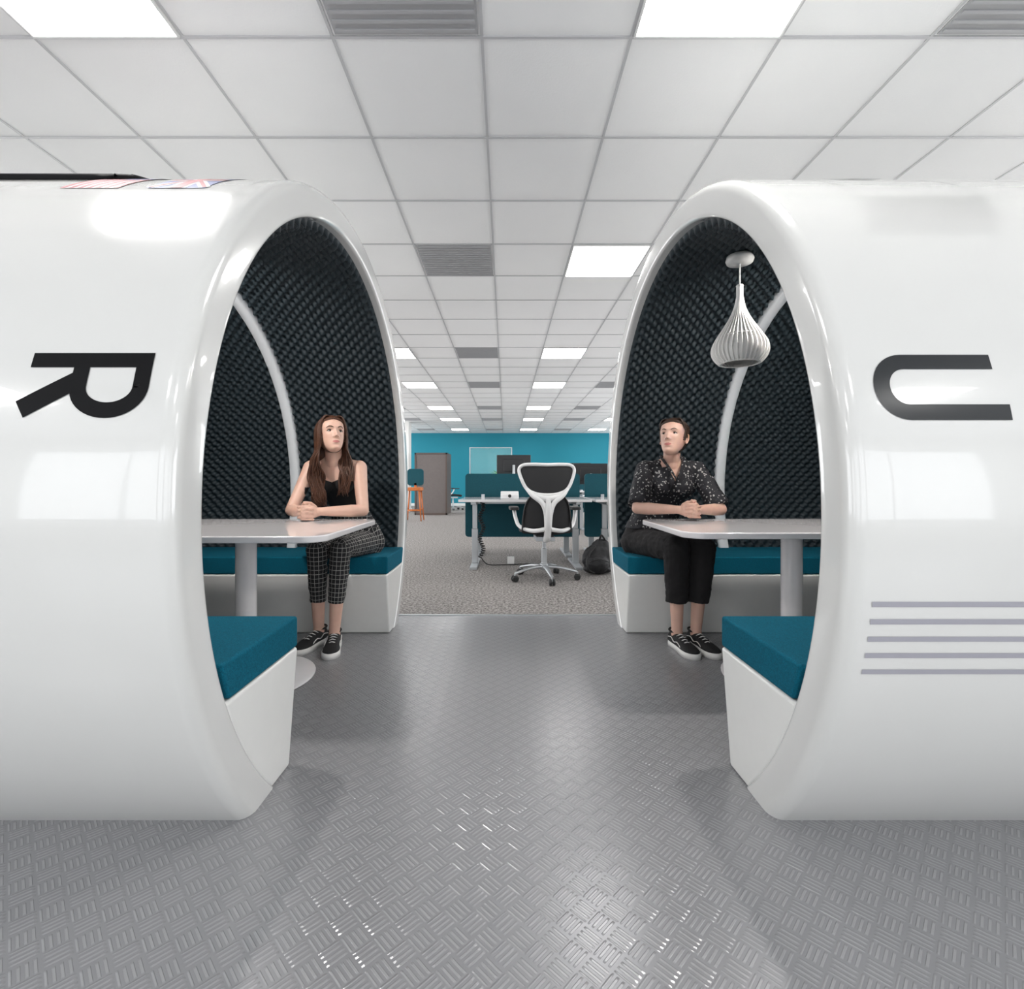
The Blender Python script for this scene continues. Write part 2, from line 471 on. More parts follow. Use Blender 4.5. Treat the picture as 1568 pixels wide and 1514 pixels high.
# ------------------------------------------------------------------ pods
A, EX = 0.75, 0.014
PY, PZ, RO, RI = 2.44, 0.88, 1.34, 1.22
def cyl(x, r, ph): return (x, PY-r*math.cos(ph), PZ+r*math.sin(ph))
def revolve(prof, side, nseg=256, closed=False):
    V = []; F = []; n = len(prof)
    for (s, r) in prof:
        for i in range(nseg): V.append(cyl(EX+side*(A+s), r, 2*PI*i/nseg))
    for j in range(n if closed else n-1):
        j2 = (j+1) % n
        for i in range(nseg): F.append((j*nseg+i, j*nseg+(i+1) % nseg, j2*nseg+(i+1) % nseg, j2*nseg+i))
    return V, F
def cutfloor(o, z=0.0):
    bm = bmesh.new(); bm.from_mesh(o.data)
    bmesh.ops.bisect_plane(bm, geom=bm.verts[:]+bm.edges[:]+bm.faces[:], plane_co=(0,0,z), plane_no=(0,0,1), clear_inner=True)
    bmesh.ops.recalc_face_normals(bm, faces=bm.faces)
    bm.to_mesh(o.data); bm.free()
def patch(name, strokes, x0, pht, m, parent, r=RO+0.0015):
    g = Geo()
    for poly, wd in strokes:
        P = [np.array(p, float) for p in poly]
        Q = []
        for i in range(len(P)-1):
            L = np.linalg.norm(P[i+1]-P[i]); k = max(1, int(L/0.01))
            for t in range(k): Q.append(P[i]+(P[i+1]-P[i])*t/k)
        Q.append(P[-1]); V = []; F = []
        for i, q in enumerate(Q):
            t = Q[min(i+1, len(Q)-1)]-Q[max(i-1, 0)]; t = t/np.linalg.norm(t); nn = np.array((-t[1], t[0]))
            for k in (-0.5, -0.25, 0, 0.25, 0.5):
                p = q+nn*wd*k; V.append(cyl(x0+p[0], r, pht-p[1]/RO))
        for i in range(len(Q)-1):
            for k in range(4): F.append((i*5+k, i*5+k+1, (i+1)*5+k+1, (i+1)*5+k))
        g.add(V, F)
    return g.obj(name, [m], parent, fixn=False)
def arcpts(cu, cv, ru, rv, a0, a1, n=16):
    return [(cu+ru*math.cos(a0+(a1-a0)*i/n), cv+rv*math.sin(a0+(a1-a0)*i/n)) for i in range(n+1)]

def bench_profile(side_y, z0, z1, yf0, yf1, rr):
    pts = [(yf0, z0), (yf1, z1)]
    for i in range(9):
        z = z1+(z0-z1)*i/8
        pts.append((math.sqrt(rr*rr-(z-PZ)**2), z))
    return [(PY+side_y*p[0], p[1]) for p in pts]
def extr(pts, xa, xb):
    n = len(pts); V = [(xa, p[0], p[1]) for p in pts]+[(xb, p[0], p[1]) for p in pts]
    F = [tuple(range(n))[::-1], tuple(range(n, 2*n))]+[(i, (i+1) % n, n+(i+1) % n, n+i) for i in range(n)]
    return V, F

def make_pod(side):
    e = empty('meeting_pod', (EX+side*2.2, PY, 0))
    prof = [(3.12, 0.001), (3.12, 0.5), (3.10, 0.9), (3.04, 1.15), (2.96, 1.27), (2.85, 1.33), (2.75, RO), (2.0, RO), (1.2, RO), (0.5, RO), (0.1, RO)]
    prof += [(0.036-0.036*math.sin(t), RO-0.036+0.036*math.cos(t)) for t in np.linspace(0, PI/2, 9)]
    prof += [(0.0, 1.27), (0.0, 1.25)]
    prof += [(0.018-0.018*math.cos(t), RI+0.018-0.018*math.sin(t)) for t in np.linspace(0, PI/2, 7)]
    prof += [(0.06, RI), (2.5, RI), (2.5, 0.8), (2.5, 0.001)]
    V, F = revolve(prof, side)
    o = addmesh('shell', V, F, M['gelcoat'], e); cutfloor(o)
    s0, s1 = 0.045, 2.49; r0 = 1.200; pitch = 0.064
    ns = int((s1-s0)/0.0083); ph0, ph1 = math.radians(-27), math.radians(207)
    na = int((ph1-ph0)*r0/0.0083)
    S, P = np.meshgrid(np.linspace(s0, s1, ns), np.linspace(ph0, ph1, na), indexing='ij')
    kk = 2*PI/pitch
    hgt = 0.018*np.sin(S*kk)*np.sin(P*r0*kk)
    R_ = r0-hgt; R_[0, :] = 1.2195
    X = EX+side*(A+S); Yv = PY-R_*np.cos(P); Zv = PZ+R_*np.sin(P)
    V = np.stack([X, Yv, Zv], -1).reshape(-1, 3)
    idx = np.arange(ns*na).reshape(ns, na)
    F = np.stack([idx[:-1, :-1], idx[1:, :-1], idx[1:, 1:], idx[:-1, 1:]], -1).reshape(-1, 4)
    addmesh('foam_lining', V.tolist(), F.tolist(), M['foam'], e)
    n1, n2 = 260, 190
    Yg, Zg = np.meshgrid(np.linspace(-1.19, 1.19, n1), np.linspace(-0.45, 1.19, n2), indexing='ij')
    hx = 0.016*np.sin(Yg*kk)*np.sin(Zg*kk)
    V = np.stack([EX+side*(A+2.465)-side*hx, PY+Yg, PZ+Zg], -1).reshape(-1, 3)
    idx = np.arange(n1*n2).reshape(n1, n2)
    ins = (np.sqrt(Yg**2+Zg**2) < 1.2)
    F = np.stack([idx[:-1, :-1], idx[1:, :-1], idx[1:, 1:], idx[:-1, 1:]], -1).reshape(-1, 4)
    ok = ins[:-1, :-1] & ins[1:, 1:]
    addmesh('foam_end_panel', V.tolist(), F[ok.reshape(-1)].tolist(), M['foam'], e)
    rp = [(0.755, RI+0.005), (0.755, 1.165), (0.762, 1.158), (0.813, 1.158), (0.820, 1.165), (0.820, RI+0.005)]
    V, F = revolve(rp, side, 220, True); o = addmesh('inner_rib', V, F, M['rib'], e); cutfloor(o)
    # unseen fill light added in the pod roof to brighten table and faces
    lx, ly, lz = EX+side*1.45, 2.22, PZ+1.150
    V, F = lathe([(0.03, 0.04), (0.065, 0.035), (0.068, 0.0), (0.052, -0.004), (0.05, 0.004)], 28, c=(lx, ly, lz+0.012)); addmesh('fill_light_bezel', V, F, M['trim'], e)
    V, F = lathe([(0.049, 0.006), (0.049, 0.002)], 28, c=(lx, ly, lz+0.010)); addmesh('fill_light_lens', V, F, M['lens'], e)
    l = bpy.data.lights.new('pod_fill_light', 'AREA'); l.shape = 'DISK'; l.size = 0.10; l.energy = 19.0; l.color = (1.0, 0.96, 0.92)
    lo = bpy.data.objects.new('pod_fill_lamp', l); lo.location = (lx, ly, lz); lo.rotation_euler = (math.radians(12), 0, 0); link(lo, e)
    for dy, nm in ((1, 'rear'), (-1, 'front')):
        b = empty('bench_seat', (EX+side*1.9, PY+dy*0.9, 0))
        V, F = extr(bench_profile(dy, 0.0, 0.385, 0.735, 0.665, RI+0.012), EX+side*(A+0.002), EX+side*(A+2.45))
        addmesh('base', V, F, M['bench'], b, smooth=False, bevel=0.012, bseg=4, fixn=True)
        V, F = extr(bench_profile(dy, 0.388, 0.495, 0.672, 0.672, 1.212), EX+side*(A+0.0), EX+side*(A+2.45))
        addmesh('cushion', V, F, M['teal_fabric'], b, smooth=False, bevel=0.018, bseg=4, fixn=True)
    Hh, W, T = 0.280, 0.160, 0.037
    if side < 0:
        h = T/2
        bowl = [(Hh-h, 0), (Hh-h, 0.085)]+arcpts(0.190, 0.085, Hh-h-0.190, W-h-0.085, 0, PI, 22)+[(0.190-(Hh-h-0.190), 0.0)]
        st = [([(0, h), (Hh, h)], T), (bowl, T), ([(0.118, 0.066), (-0.004, W-0.020)], 0.045)]
        patch('letter_r', st, -1.092, math.radians(16.9), M['black'], e)
        ft = math.radians(62)
        def flag(nm, x0, strokes):
            for j, (m_, st_) in enumerate(strokes):
                patch(nm+'_%d' % j, st_, x0, ft, m_, e, RO+0.0012+0.0006*j)
        flag('union_flag', -1.115, [(M['flag_blue'], [([(0.09, 0), (0.09, 0.32)], 0.18)]),
             (M['flag_white'], [([(0.004, 0.01), (0.176, 0.31)], 0.035), ([(0.176, 0.01), (0.004, 0.31)], 0.035), ([(0.09, 0), (0.09, 0.32)], 0.06), ([(0, 0.16), (0.18, 0.16)], 0.06)]),
             (M['flag_red'], [([(0.004, 0.01), (0.176, 0.31)], 0.012), ([(0.176, 0.01), (0.004, 0.31)], 0.012), ([(0.09, 0), (0.09, 0.32)], 0.034), ([(0, 0.16), (0.18, 0.16)], 0.034)])])
        flag('striped_flag', -1.385, [(M['flag_white'], [([(0.09, 0), (0.09, 0.32)], 0.18)]),
             (M['flag_red'], [([(0.007+i*0.0277, 0), (0.007+i*0.0277, 0.32)], 0.0138) for i in range(7)]),
             (M['flag_blue'], [([(0.132, 0), (0.132, 0.13)], 0.095)])])
        def roofpatch(x0, x1, p0, p1, r, rc=0.06):
            pts = []
            for (cx, cp, a0) in ((x1-rc, p1-rc, 0), (x0+rc, p1-rc, PI/2), (x0+rc, p0+rc, PI), (x1-rc, p0+rc, 3*PI/2)):
                for i in range(7): pts.append((cx+rc*math.cos(a0+PI/2*i/6), cp+rc*math.sin(a0+PI/2*i/6)))
            return [cyl(p[0], r, p[1]/RO) for p in pts]
        q0, q1 = math.radians(60)*RO, math.radians(78)*RO
        fr = roofpatch(-2.5, -1.36, q0, q1, RO+0.006, 0.09)
        V, F = tube(fr, 0.014, n=8, closed=True, k=2); addmesh('roof_window_frame', V, F, M['black'], e)
        V = []; F = []
        nx, npn = 20, 14
        for i in range(nx):
            for j in range(npn): V.append(cyl(-2.49+1.12*i/(nx-1), RO+0.004, (q0+0.01+(q1-q0-0.02)*j/(npn-1))/RO))
        for i in range(nx-1):
            for j in range(npn-1): F.append((i*npn+j, (i+1)*npn+j, (i+1)*npn+j+1, i*npn+j+1))
        addmesh('roof_window_glass', V, F, M['glass_dark'], e)
    else:
        h = T/2
        up = [(Hh, h), (0.075, h)]+arcpts(0.075, W/2, 0.075-h, W/2-h, -PI/2, -3*PI/2, 20)[1:]+[(Hh+0.02, W-h)]
        patch('letter_u', [(up, T)], 0.838, math.radians(16.7), M['dgray'], e)
        st = []
        for ph in (7.8, 9.55, 11.35, 13.1, 14.9):
            v = math.radians(ph)*RO; st.append(([(0, v), (1.9, v)], 0.0125))
        patch('side_stripes', st, 0.817, 0.0, M['stripe'], e)
        V = [cyl(1.26, RO+0.004, math.radians(63))]+[cyl(1.26+0.10*math.cos(2*PI*i/40), RO+0.004, math.radians(63)+0.10*math.sin(2*PI*i/40)/RO) for i in range(40)]
        F = [(0, 1+i, 1+(i+1) % 40) for i in range(40)]
        addmesh('roof_porthole', V, F, M['glass_green'], e)
    return e
make_pod(-1); make_pod(1)

# ------------------------------------------------------------------ tables
def rrect(x0, x1, y0, y1, rc, n=8):
    pts = []
    for cx, cy, a0 in ((x1-rc, y1-rc, 0), (x0+rc, y1-rc, PI/2), (x0+rc, y0+rc, PI), (x1-rc, y0+rc, 3*PI/2)):
        for i in range(n+1): pts.append((cx+rc*math.cos(a0+PI/2*i/n), cy+rc*math.sin(a0+PI/2*i/n)))
    return pts
def slab(pts, z0, z1):
    n = len(pts); V = [(p[0], p[1], z0) for p in pts]+[(p[0], p[1], z1) for p in pts]
    return V, [tuple(range(n))[::-1], tuple(range(n, 2*n))]+[(i, (i+1) % n, n+(i+1) % n, n+i) for i in range(n)]
def table(x0, x1, y0, y1, lx, ly=2.44, TZ=0.75):
    e = empty('meeting_table', (lx, ly, 0))
    V, F = slab(rrect(x0, x1, y0, y1, 0.09), TZ-0.028, TZ)
    addmesh('table_top', V, F, M['table'], e, smooth=False, bevel=0.006, bseg=3, fixn=True)
    V, F = lathe([(0.30, 0.0), (0.32, 0.004), (0.32, 0.012), (0.29, 0.020), (0.12, 0.028), (0.055, 0.04), (0.048, 0.06), (0.048, TZ-0.045), (0.09, TZ-0.032), (0.09, TZ-0.027)], 48, c=(lx, ly, 0))
    addmesh('pedestal', V, F, M['table'], e, smooth=False, bevel=0.002, bseg=1)
table(-2.45, -0.735, 1.99, 2.89, -1.27)
table(0.775, 2.45, 2.13, 2.90, 1.40)

# ------------------------------------------------------------------ pendant lamp
def pendant(x, y):
    ztop = 2.052
    e = empty('pendant_lamp', (x, y, ztop))
    V, F = lathe([(0.03, 0.03), (0.060, 0.018), (0.065, 0.0), (0.06, -0.014), (0.01, -0.020)], 32, c=(x, y, ztop)); addmesh('canopy', V, F, M['wfab'], e)
    addmesh('cord', *tube([(x, y, ztop), (x, y, 1.91)], 0.004, k=1), M['trim'], e)
    prof = [(0, .012), (-.05, .016), (-.10, .026), (-.15, .046), (-.20, .075), (-.25, .108), (-.29, .128), (-.325, .132), (-.355, .120), (-.38, .098)]
    Q = catmull(prof, 4); zt = 1.925; g = Geo(); N = 36
    for k in range(N):
        a = 2*PI*k/N; ca, sa = math.cos(a), math.sin(a); V = []
        for (z, r) in Q:
            for (dr, dt) in ((0, -0.0022), (0, 0.0022), (-min(0.020, r*0.7), 0.0022), (-min(0.020, r*0.7), -0.0022)):
                rr = r+dr; V.append((x+rr*ca-dt*sa, y+rr*sa+dt*ca, zt+z))
        F = []
        for i in range(len(Q)-1):
            for j in range(4): F.append((i*4+j, i*4+(j+1) % 4, (i+1)*4+(j+1) % 4, (i+1)*4+j))
        F += [(0,1,2,3), tuple(len(V)-4+j for j in range(4))]
        g.add(V, F)
    for (z, r) in ((-0.001, 0.014), (-.10, .020), (-.25, .098), (-.378, .090)):
        g.add(*tube([(x+r*math.cos(2*PI*i/28), y+r*math.sin(2*PI*i/28), zt+z) for i in range(28)], 0.004, n=6, closed=True, k=1))
    g.add(*lathe([(0.014, 0), (0.016, -.02), (0.016, -.07), (0.012, -.08)], 16, c=(x, y, zt+0.005)))
    g.obj('slatted_shade', [M['wfab']], e, smooth=False)
    V = []; F = []; n = 34; Q2 = [(z, max(r-0.017, 0.008)) for z, r in Q]
    for z, r in Q2:
        for i in range(n): V.append((x+r*math.cos(2*PI*i/n), y+r*math.sin(2*PI*i/n), zt+z))
    for j in range(len(Q2)-1):
        for i in range(n): F.append((j*n+i, j*n+(i+1) % n, (j+1)*n+(i+1) % n, (j+1)*n+i))
    addmesh('shade_liner', V, F, M['wfab'], e)
    addmesh('bulb', *ellipsoid((x, y, zt-0.22), (0.03, 0.03, 0.04)), M['eyew'], e)
pendant(1.146, 2.44)

# ------------------------------------------------------------------ office chair
def office_chair(x, y, rot, arms=True):
    e = empty('mesh_office_chair', (x, y, 0)); T = Matrix.Translation((x, y, 0)) @ Matrix.Rotation(rot, 4, 'Z')
    g = Geo(); w = Geo(); b = Geo()
    for i in range(5):
        a = 2*PI*i/5-PI/2+0.1; c, s = math.cos(a), math.sin(a)
        g.add(*tube([(0.02*c, 0.02*s, 0.125), (0.15*c, 0.15*s, 0.118), (0.32*c, 0.32*s, 0.082)], [0.030, 0.024, 0.017], n=8, flat=0.7))
        for d in (-0.016, 0.016):
            cx, cy = 0.325*c-d*s, 0.325*s+d*c
            V, F = lathe([(0.012, -0.009), (0.030, -0.009), (0.032, 0), (0.030, 0.009), (0.012, 0.009)], 20)
            R = Matrix.Translation((cx, cy, 0.032)) @ Matrix.Rotation(a, 4, 'Z') @ Matrix.Rotation(PI/2, 4, 'X')
            b.add(V, F, 0, R)
        g.add(*tube([(0.322*c, 0.322*s, 0.085), (0.325*c, 0.325*s, 0.035)], 0.011, k=1))
    g.add(*lathe([(0.04, 0.09), (0.045, 0.11), (0.042, 0.15), (0.028, 0.16), (0.028, 0.30), (0.018, 0.31), (0.018, 0.42)], 20))
    g.add(*boxg(-0.09, 0.09, -0.12, 0.14, 0.385, 0.43))
    g.obj('five_star_base', [M['silver']], e, T=T, bevel=0.004)
    b.obj('casters', [M['rubber']], e, T=T)
    Vs = []; Fs = []; nx, ny = 15, 15
    for j in range(ny):
        for i in range(nx):
            u = -1+2*i/(nx-1); v = -1+2*j/(ny-1)
            k = 1-0.12*abs(u*v)**1.5
            Vs.append((0.255*u*k*(1-0.06*(1-v)), 0.03+0.235*v*k, 0.475+0.02*u*u-0.03*max(0, v)**3))
    for j in range(ny-1):
        for i in range(nx-1): Fs.append((j*nx+i, j*nx+i+1, (j+1)*nx+i+1, (j+1)*nx+i))
    o = addmesh('seat', [tuple(T @ Vector(v)) for v in Vs], Fs, M['cblack'], e); sm = o.modifiers.new('s', 'SOLIDIFY'); sm.thickness = 0.045; sm.offset = 0
    def bk(xx, zz): return (xx, -0.265+0.9*xx*xx+0.12*(zz-0.85)**2*2, zz)
    hoop = [bk(*p) for p in ((0, 1.118), (0.13, 1.122), (0.225, 1.115), (0.262, 1.07), (0.235, 0.97), (0.185, 0.885), (0.10, 0.845), (0, 0.835), (-0.10, 0.845), (-0.185, 0.885), (-0.235, 0.97), (-0.262, 1.07), (-0.225, 1.115), (-0.13, 1.122))]
    w.add(*tube(hoop, 0.017, n=10, closed=True))
    for sg in (-1, 1):
        w.add(*tube([bk(sg*0.19, 0.89), (sg*0.14, -0.275, 0.83), (sg*0.055, -0.30, 0.76), (sg*0.022, -0.305, 0.66), (sg*0.015, -0.29, 0.52)], [0.018, 0.022, 0.024, 0.022, 0.02], n=10))
        w.add(*tube([(sg*0.01, -0.28, 0.52), (sg*0.14, -0.25, 0.50), (sg*0.25, -0.13, 0.53), (sg*0.285, -0.08, 0.60), (sg*0.30, -0.04, 0.68)], [0.022, 0.020, 0.018, 0.018, 0.018], n=10))
        w.add(*tube([bk(sg*0.15, 0.83), bk(sg*0.20, 0.75), bk(sg*0.225, 0.62), (sg*0.235, -0.20, 0.48)], [0.008]*4, n=8), 1)
    w.add(*tube([(0, -0.305, 0.80), (0, -0.31, 0.70), (0, -0.29, 0.55), (0, -0.22, 0.43), (0, -0.08, 0.40)], [0.022, 0.032, 0.034, 0.034, 0.03], n=12))
    w.add(*tube([bk(-0.15, 0.845), (0, -0.285, 0.80), bk(0.15, 0.845)], [0.016, 0.03, 0.016], n=10))
    w.obj('back_frame', [M['cwhite'], M['rubber']], e, T=T)
    def panel(rows, nm, off):
        V = []; F = []; n = 13
        for (zz, hw) in rows:
            for i in range(n):
                xx = -hw+2*hw*i/(n-1); p = bk(xx, zz); V.append(tuple(T @ Vector((p[0], p[1]+off, p[2]))))
        for j in range(len(rows)-1):
            for i in range(n-1): F.append((j*n+i, j*n+i+1, (j+1)*n+i+1, (j+1)*n+i))
        o = addmesh(nm, V, F, M['cblack'], e); sm = o.modifiers.new('s', 'SOLIDIFY'); sm.thickness = 0.006
    panel([(1.112, 0.22), (1.07, 0.255), (1.02, 0.25), (0.97, 0.232), (0.92, 0.205), (0.885, 0.18), (0.855, 0.12), (0.84, 0.06)], 'upper_back_mesh', 0.005)
    panel([(0.83, 0.15), (0.78, 0.19), (0.70, 0.21), (0.62, 0.225), (0.55, 0.232), (0.47, 0.225)], 'lower_back_mesh', 0.012)
    if arms:
        a = Geo()
        for sg in (-1, 1):
            V, F = slab(rrect(sg*0.30-0.045, sg*0.30+0.045, -0.13, 0.13, 0.03, 4), 0.685, 0.715)
            a.add(V, F)
        a.obj('arm_pads', [M['rubber']], e, T=T, smooth=False, bevel=0.006)
office_chair(0.38, 4.92, 0.05)
office_chair(-1.72, 16.3, -1.2)

# ------------------------------------------------------------------ desks
def desk(x0, x1, y0, y1, front=True, z=0.765):
    e = empty('office_desk', ((x0+x1)/2, (y0+y1)/2, 0))
    boxobj('desktop', x0, x1, y0, y1, z-0.028, z, M['table'], e, 0.004)
    g = Geo()
    for lx in (x0+0.16, x1-0.13):
        g.add(*boxg(lx-0.04, lx+0.04, y0+0.04, y1-0.06, 0.0, 0.03))
        ym = (y0+y1)/2-0.05
        g.add(*boxg(lx-0.035, lx+0.035, ym-0.03, ym+0.03, 0.03, 0.42)); g.add(*boxg(lx-0.027, lx+0.027, ym-0.022, ym+0.022, 0.42, z-0.06))
        g.add(*boxg(lx-0.03, lx+0.03, y0+0.08, y1-0.08, z-0.06, z-0.028))
    g.add(*boxg(x0+0.16, x1-0.13, y1-0.30, y1-0.26, z-0.07, z-0.03))
    g.obj('lift_frame', [M['silver']], e, smooth=False, bevel=0.004)
    return e
def divider(x0, x1, y, z0=0.27, z1=1.055):
    e = empty('desk_divider_screen', ((x0+x1)/2, y, 0))
    V, F = slab(rrect(x0, x1, z0, z1, 0.04, 5), -0.015, 0.015); V = [(v[0], y+v[2], v[1]) for v in V]
    addmesh('screen', V, F, M['dteal'], e, smooth=False, bevel=0.004, fixn=True)
    boxobj('clamp_1', x0+0.2, x0+0.24, y-0.03, y+0.03, 0.68, 0.80, M['silver'], e); boxobj('clamp_2', x1-0.24, x1-0.2, y-0.03, y+0.03, 0.68, 0.80, M['silver'], e)
def monitor(x, y, z, w=0.50, h=0.30, top=1.31, back=True):
    e = empty('computer_monitor', (x, y, z)); sg = -1 if back else 1
    boxobj('screen', x-w/2, x+w/2, y-0.012, y+0.012, top-h, top, M['monitor'], e, 0.005)
    boxobj('housing', x-w*0.3, x+w*0.3, y+sg*0.012-0.014, y+sg*0.012+0.014, top-h*0.8, top-h*0.2, M['monitor'], e, 0.008)
    addmesh('arm', *tube([(x, y+sg*0.04, top-h/2), (x, y+sg*0.07, top-h), (x, y+sg*0.05, z+0.01)], 0.018, n=10), M['silver'], e)
    V, F = slab(rrect(x-0.11, x+0.11, y+sg*0.05-0.08, y+sg*0.05+0.08, 0.03, 5), z+0.001, z+0.013); addmesh('foot', V, F, M['silver'], e, smooth=False, fixn=True)
dA = desk(-0.51, 0.93, 5.36, 6.16); desk(0.97, 2.5, 5.36, 6.16)
divider(-0.50, 0.92, 6.20); divider(0.98, 2.4, 6.20)
desk(-0.51, 0.93, 6.24, 7.04); desk(0.97, 2.5, 6.24, 7.04)
monitor(0.11, 6.75, 0.765, 0.46, 0.28, 1.315); monitor(1.15, 6.75, 0.765, 0.46, 0.28, 1.20)
desk(-0.2, 1.3, 9.6, 10.4); desk(1.35, 2.8, 9.6, 10.4); divider(-0.2, 2.7, 10.45, 0.3, 1.12)
monitor(0.75, 10.1, 0.765, 0.55, 0.32, 1.30, False); monitor(1.45, 10.1, 0.765, 0.55, 0.32, 1.32, False); monitor(1.75, 11.0, 0.765, 0.55, 0.32, 1.33)
desk(-0.2, 1.3, 10.5, 11.3); desk(1.35, 2.8, 10.5, 11.3); office_chair(0.9, 9.1, 0.5)
e = empty('desk_phone', (0.045, 5.55, 0.765))
g = Geo(); g.add([(-.10,-.07,0),(.10,-.07,0),(.10,.07,0),(-.10,.07,0),(-.10,-.07,.045),(.10,-.07,.045),(.10,.07,.085),(-.10,.07,.085)], boxg(0,1,0,1,0,1)[1])
g.obj('body', [M['cwhite']], e, smooth=False, bevel=0.006, T=Matrix.Translation((0.045, 5.55, 0.766)))
addmesh('lens', *ellipsoid((0.045, 5.475, 0.80), (0.018, 0.008, 0.018)), M['rubber'], e)
pts = [(-0.27+0.022*math.cos(t)+0.02*math.sin(t/9), 5.62+0.022*math.sin(t), 0.735-0.0042*t) for t in np.arange(0, 150, 0.7)]
g = Geo(); g.add(*tube(pts, 0.006, n=6, k=1))
g.add(*tube([pts[-1], (-0.2, 5.65, 0.02), (0.0, 5.7, 0.008), (0.25, 5.75, 0.008), (0.5, 5.72, 0.008)], 0.006, n=6))
g.obj('coiled_cable', [M['rubber']], dA)
boxobj('power_adapter', 0.02, 0.10, 5.72, 5.79, 0.012, 0.09, M['cwhite'], dA, 0.006)
BY = -0.14
e = empty('backpack', (0.98, 5.2, 0))
g = Geo(); g.add(*ellipsoid((0.97, 5.36+BY, 0.15), (0.17, 0.10, 0.16))); g.add(*ellipsoid((0.95, 5.29+BY, 0.11), (0.12, 0.09, 0.105))); g.add(*ellipsoid((1.0, 5.38+BY, 0.27), (0.10, 0.07, 0.09)))
g.add(*ellipsoid((0.97, 5.36+BY, 0.05), (0.16, 0.10, 0.05)))
remesh(g, 'bag_body', 0.008, M['bag'], e, 6, 0.015, 0.05)
g = Geo(); g.add(*tube([(0.92, 5.27+BY, 0.30), (0.84, 5.20+BY, 0.20), (0.83, 5.18+BY, 0.08), (0.90, 5.20+BY, 0.03)], 0.013, n=6, flat=0.5)); g.add(*tube([(0.98, 5.36+BY, 0.34), (1.0, 5.34+BY, 0.40), (1.04, 5.36+BY, 0.35)], 0.01, n=6))
g.add(*tube([(0.86, 5.22+BY, 0.14), (0.95, 5.195+BY, 0.17), (1.05, 5.22+BY, 0.14)], 0.005, n=6))
g.obj('straps', [M['rubber']], e)
e = empty('office_partition', (-2.1, 14.0, 0))
boxobj('panel', -2.52, -1.68, 13.98, 14.02, 0.04, 1.70, M['part'], e)
g = Geo(); g.add(*boxg(-2.55, -2.51, 13.96, 14.04, 0, 1.74)); g.add(*boxg(-1.68, -1.64, 13.96, 14.04, 0, 1.74)); g.add(*boxg(-2.55, -1.64, 13.96, 14.04, 1.70, 1.74)); g.add(*boxg(-2.55, -1.64, 13.96, 14.04, 0.0, 0.05))
g.add(*boxg(-1.68, -1.64, 14.04, 15.0, 0, 1.74))
g.obj('frame', [M['part_f']], e, smooth=False)
e = empty('acrylic_screen', (-0.35, 11.6, 0))
boxobj('sheet', -0.82, 0.14, 11.60, 11.61, 1.08, 1.72, M['acrylic'], e)
g = Geo()
for a in (-0.83, 0.14): g.add(*boxg(a-0.012, a+0.012, 11.58, 11.63, 0.0, 1.74)); g.add(*boxg(a-0.02, a+0.02, 11.4, 11.8, 0, 0.03))
g.add(*boxg(-0.83, 0.14, 11.59, 11.62, 1.72, 1.74)); g.obj('stand', [M['silver']], e, smooth=False)
e = empty('potted_plant', (-0.12, 10.0, 0.765))
V, F = lathe([(0.04, 0), (0.055, 0.10), (0.05, 0.10), (0.045, 0.08)], 20, c=(-0.05, 10.0, 0.766)); addmesh('pot', V, F, M['pot'], e)
g = Geo()
for i in range(40):
    a = random.uniform(0, 2*PI); L = random.uniform(0.16, 0.34); b_ = random.uniform(0.3, 1.1)
    c, s = math.cos(a), math.sin(a)
    g.add(*tube([(-0.05, 10.0, 0.85), (-0.05+c*L*0.4*b_, 10.0+s*L*0.4*b_, 0.87+L*0.6), (-0.05+c*L*b_, 10.0+s*L*b_, 0.87+L*0.9)], [0.004, 0.026, 0.002], n=6, flat=0.25, k=4))
g.obj('leaves', [M['leaf']], e)
e = empty('bar_stool', (-2.2, 12.0, 0)); g = Geo()
for sx_ in (-1, 1):
    for sy_ in (-1, 1): g.add(*tube([(-2.2+sx_*0.20, 12+sy_*0.2, 0.0), (-2.2+sx_*0.14, 12+sy_*0.14, 0.72)], [0.014, 0.02], k=1))
for sy_ in (-1, 1): g.add(*tube([(-2.38, 12+sy_*0.18, 0.25), (-2.02, 12+sy_*0.18, 0.25)], 0.012, k=1))
for sy_ in (-1, 1): g.add(*tube([(-2.2+sy_*0.18, 11.82, 0.30), (-2.2+sy_*0.18, 12.18, 0.30)], 0.012, k=1))
g.obj('legs', [M['orange']], e)
g = Geo(); g.add(*slab(rrect(-2.4, -2.0, 11.8, 12.2, 0.08), 0.72, 0.80)); g.obj('seat', [M['orange']], e, smooth=False, bevel=0.015)
V, F = slab(rrect(-2.4, -2.0, 0.84, 1.25, 0.08), -0.02, 0.02); V = [(v[0], 12.18+v[2], v[1]) for v in V]; addmesh('backrest', V, F, M['dteal'], e, smooth=False, bevel=0.01, fixn=True)
addmesh('back_posts', *boxg(-2.23, -2.17, 12.16, 12.2, 0.75, 0.9), M['orange'], e, smooth=False)

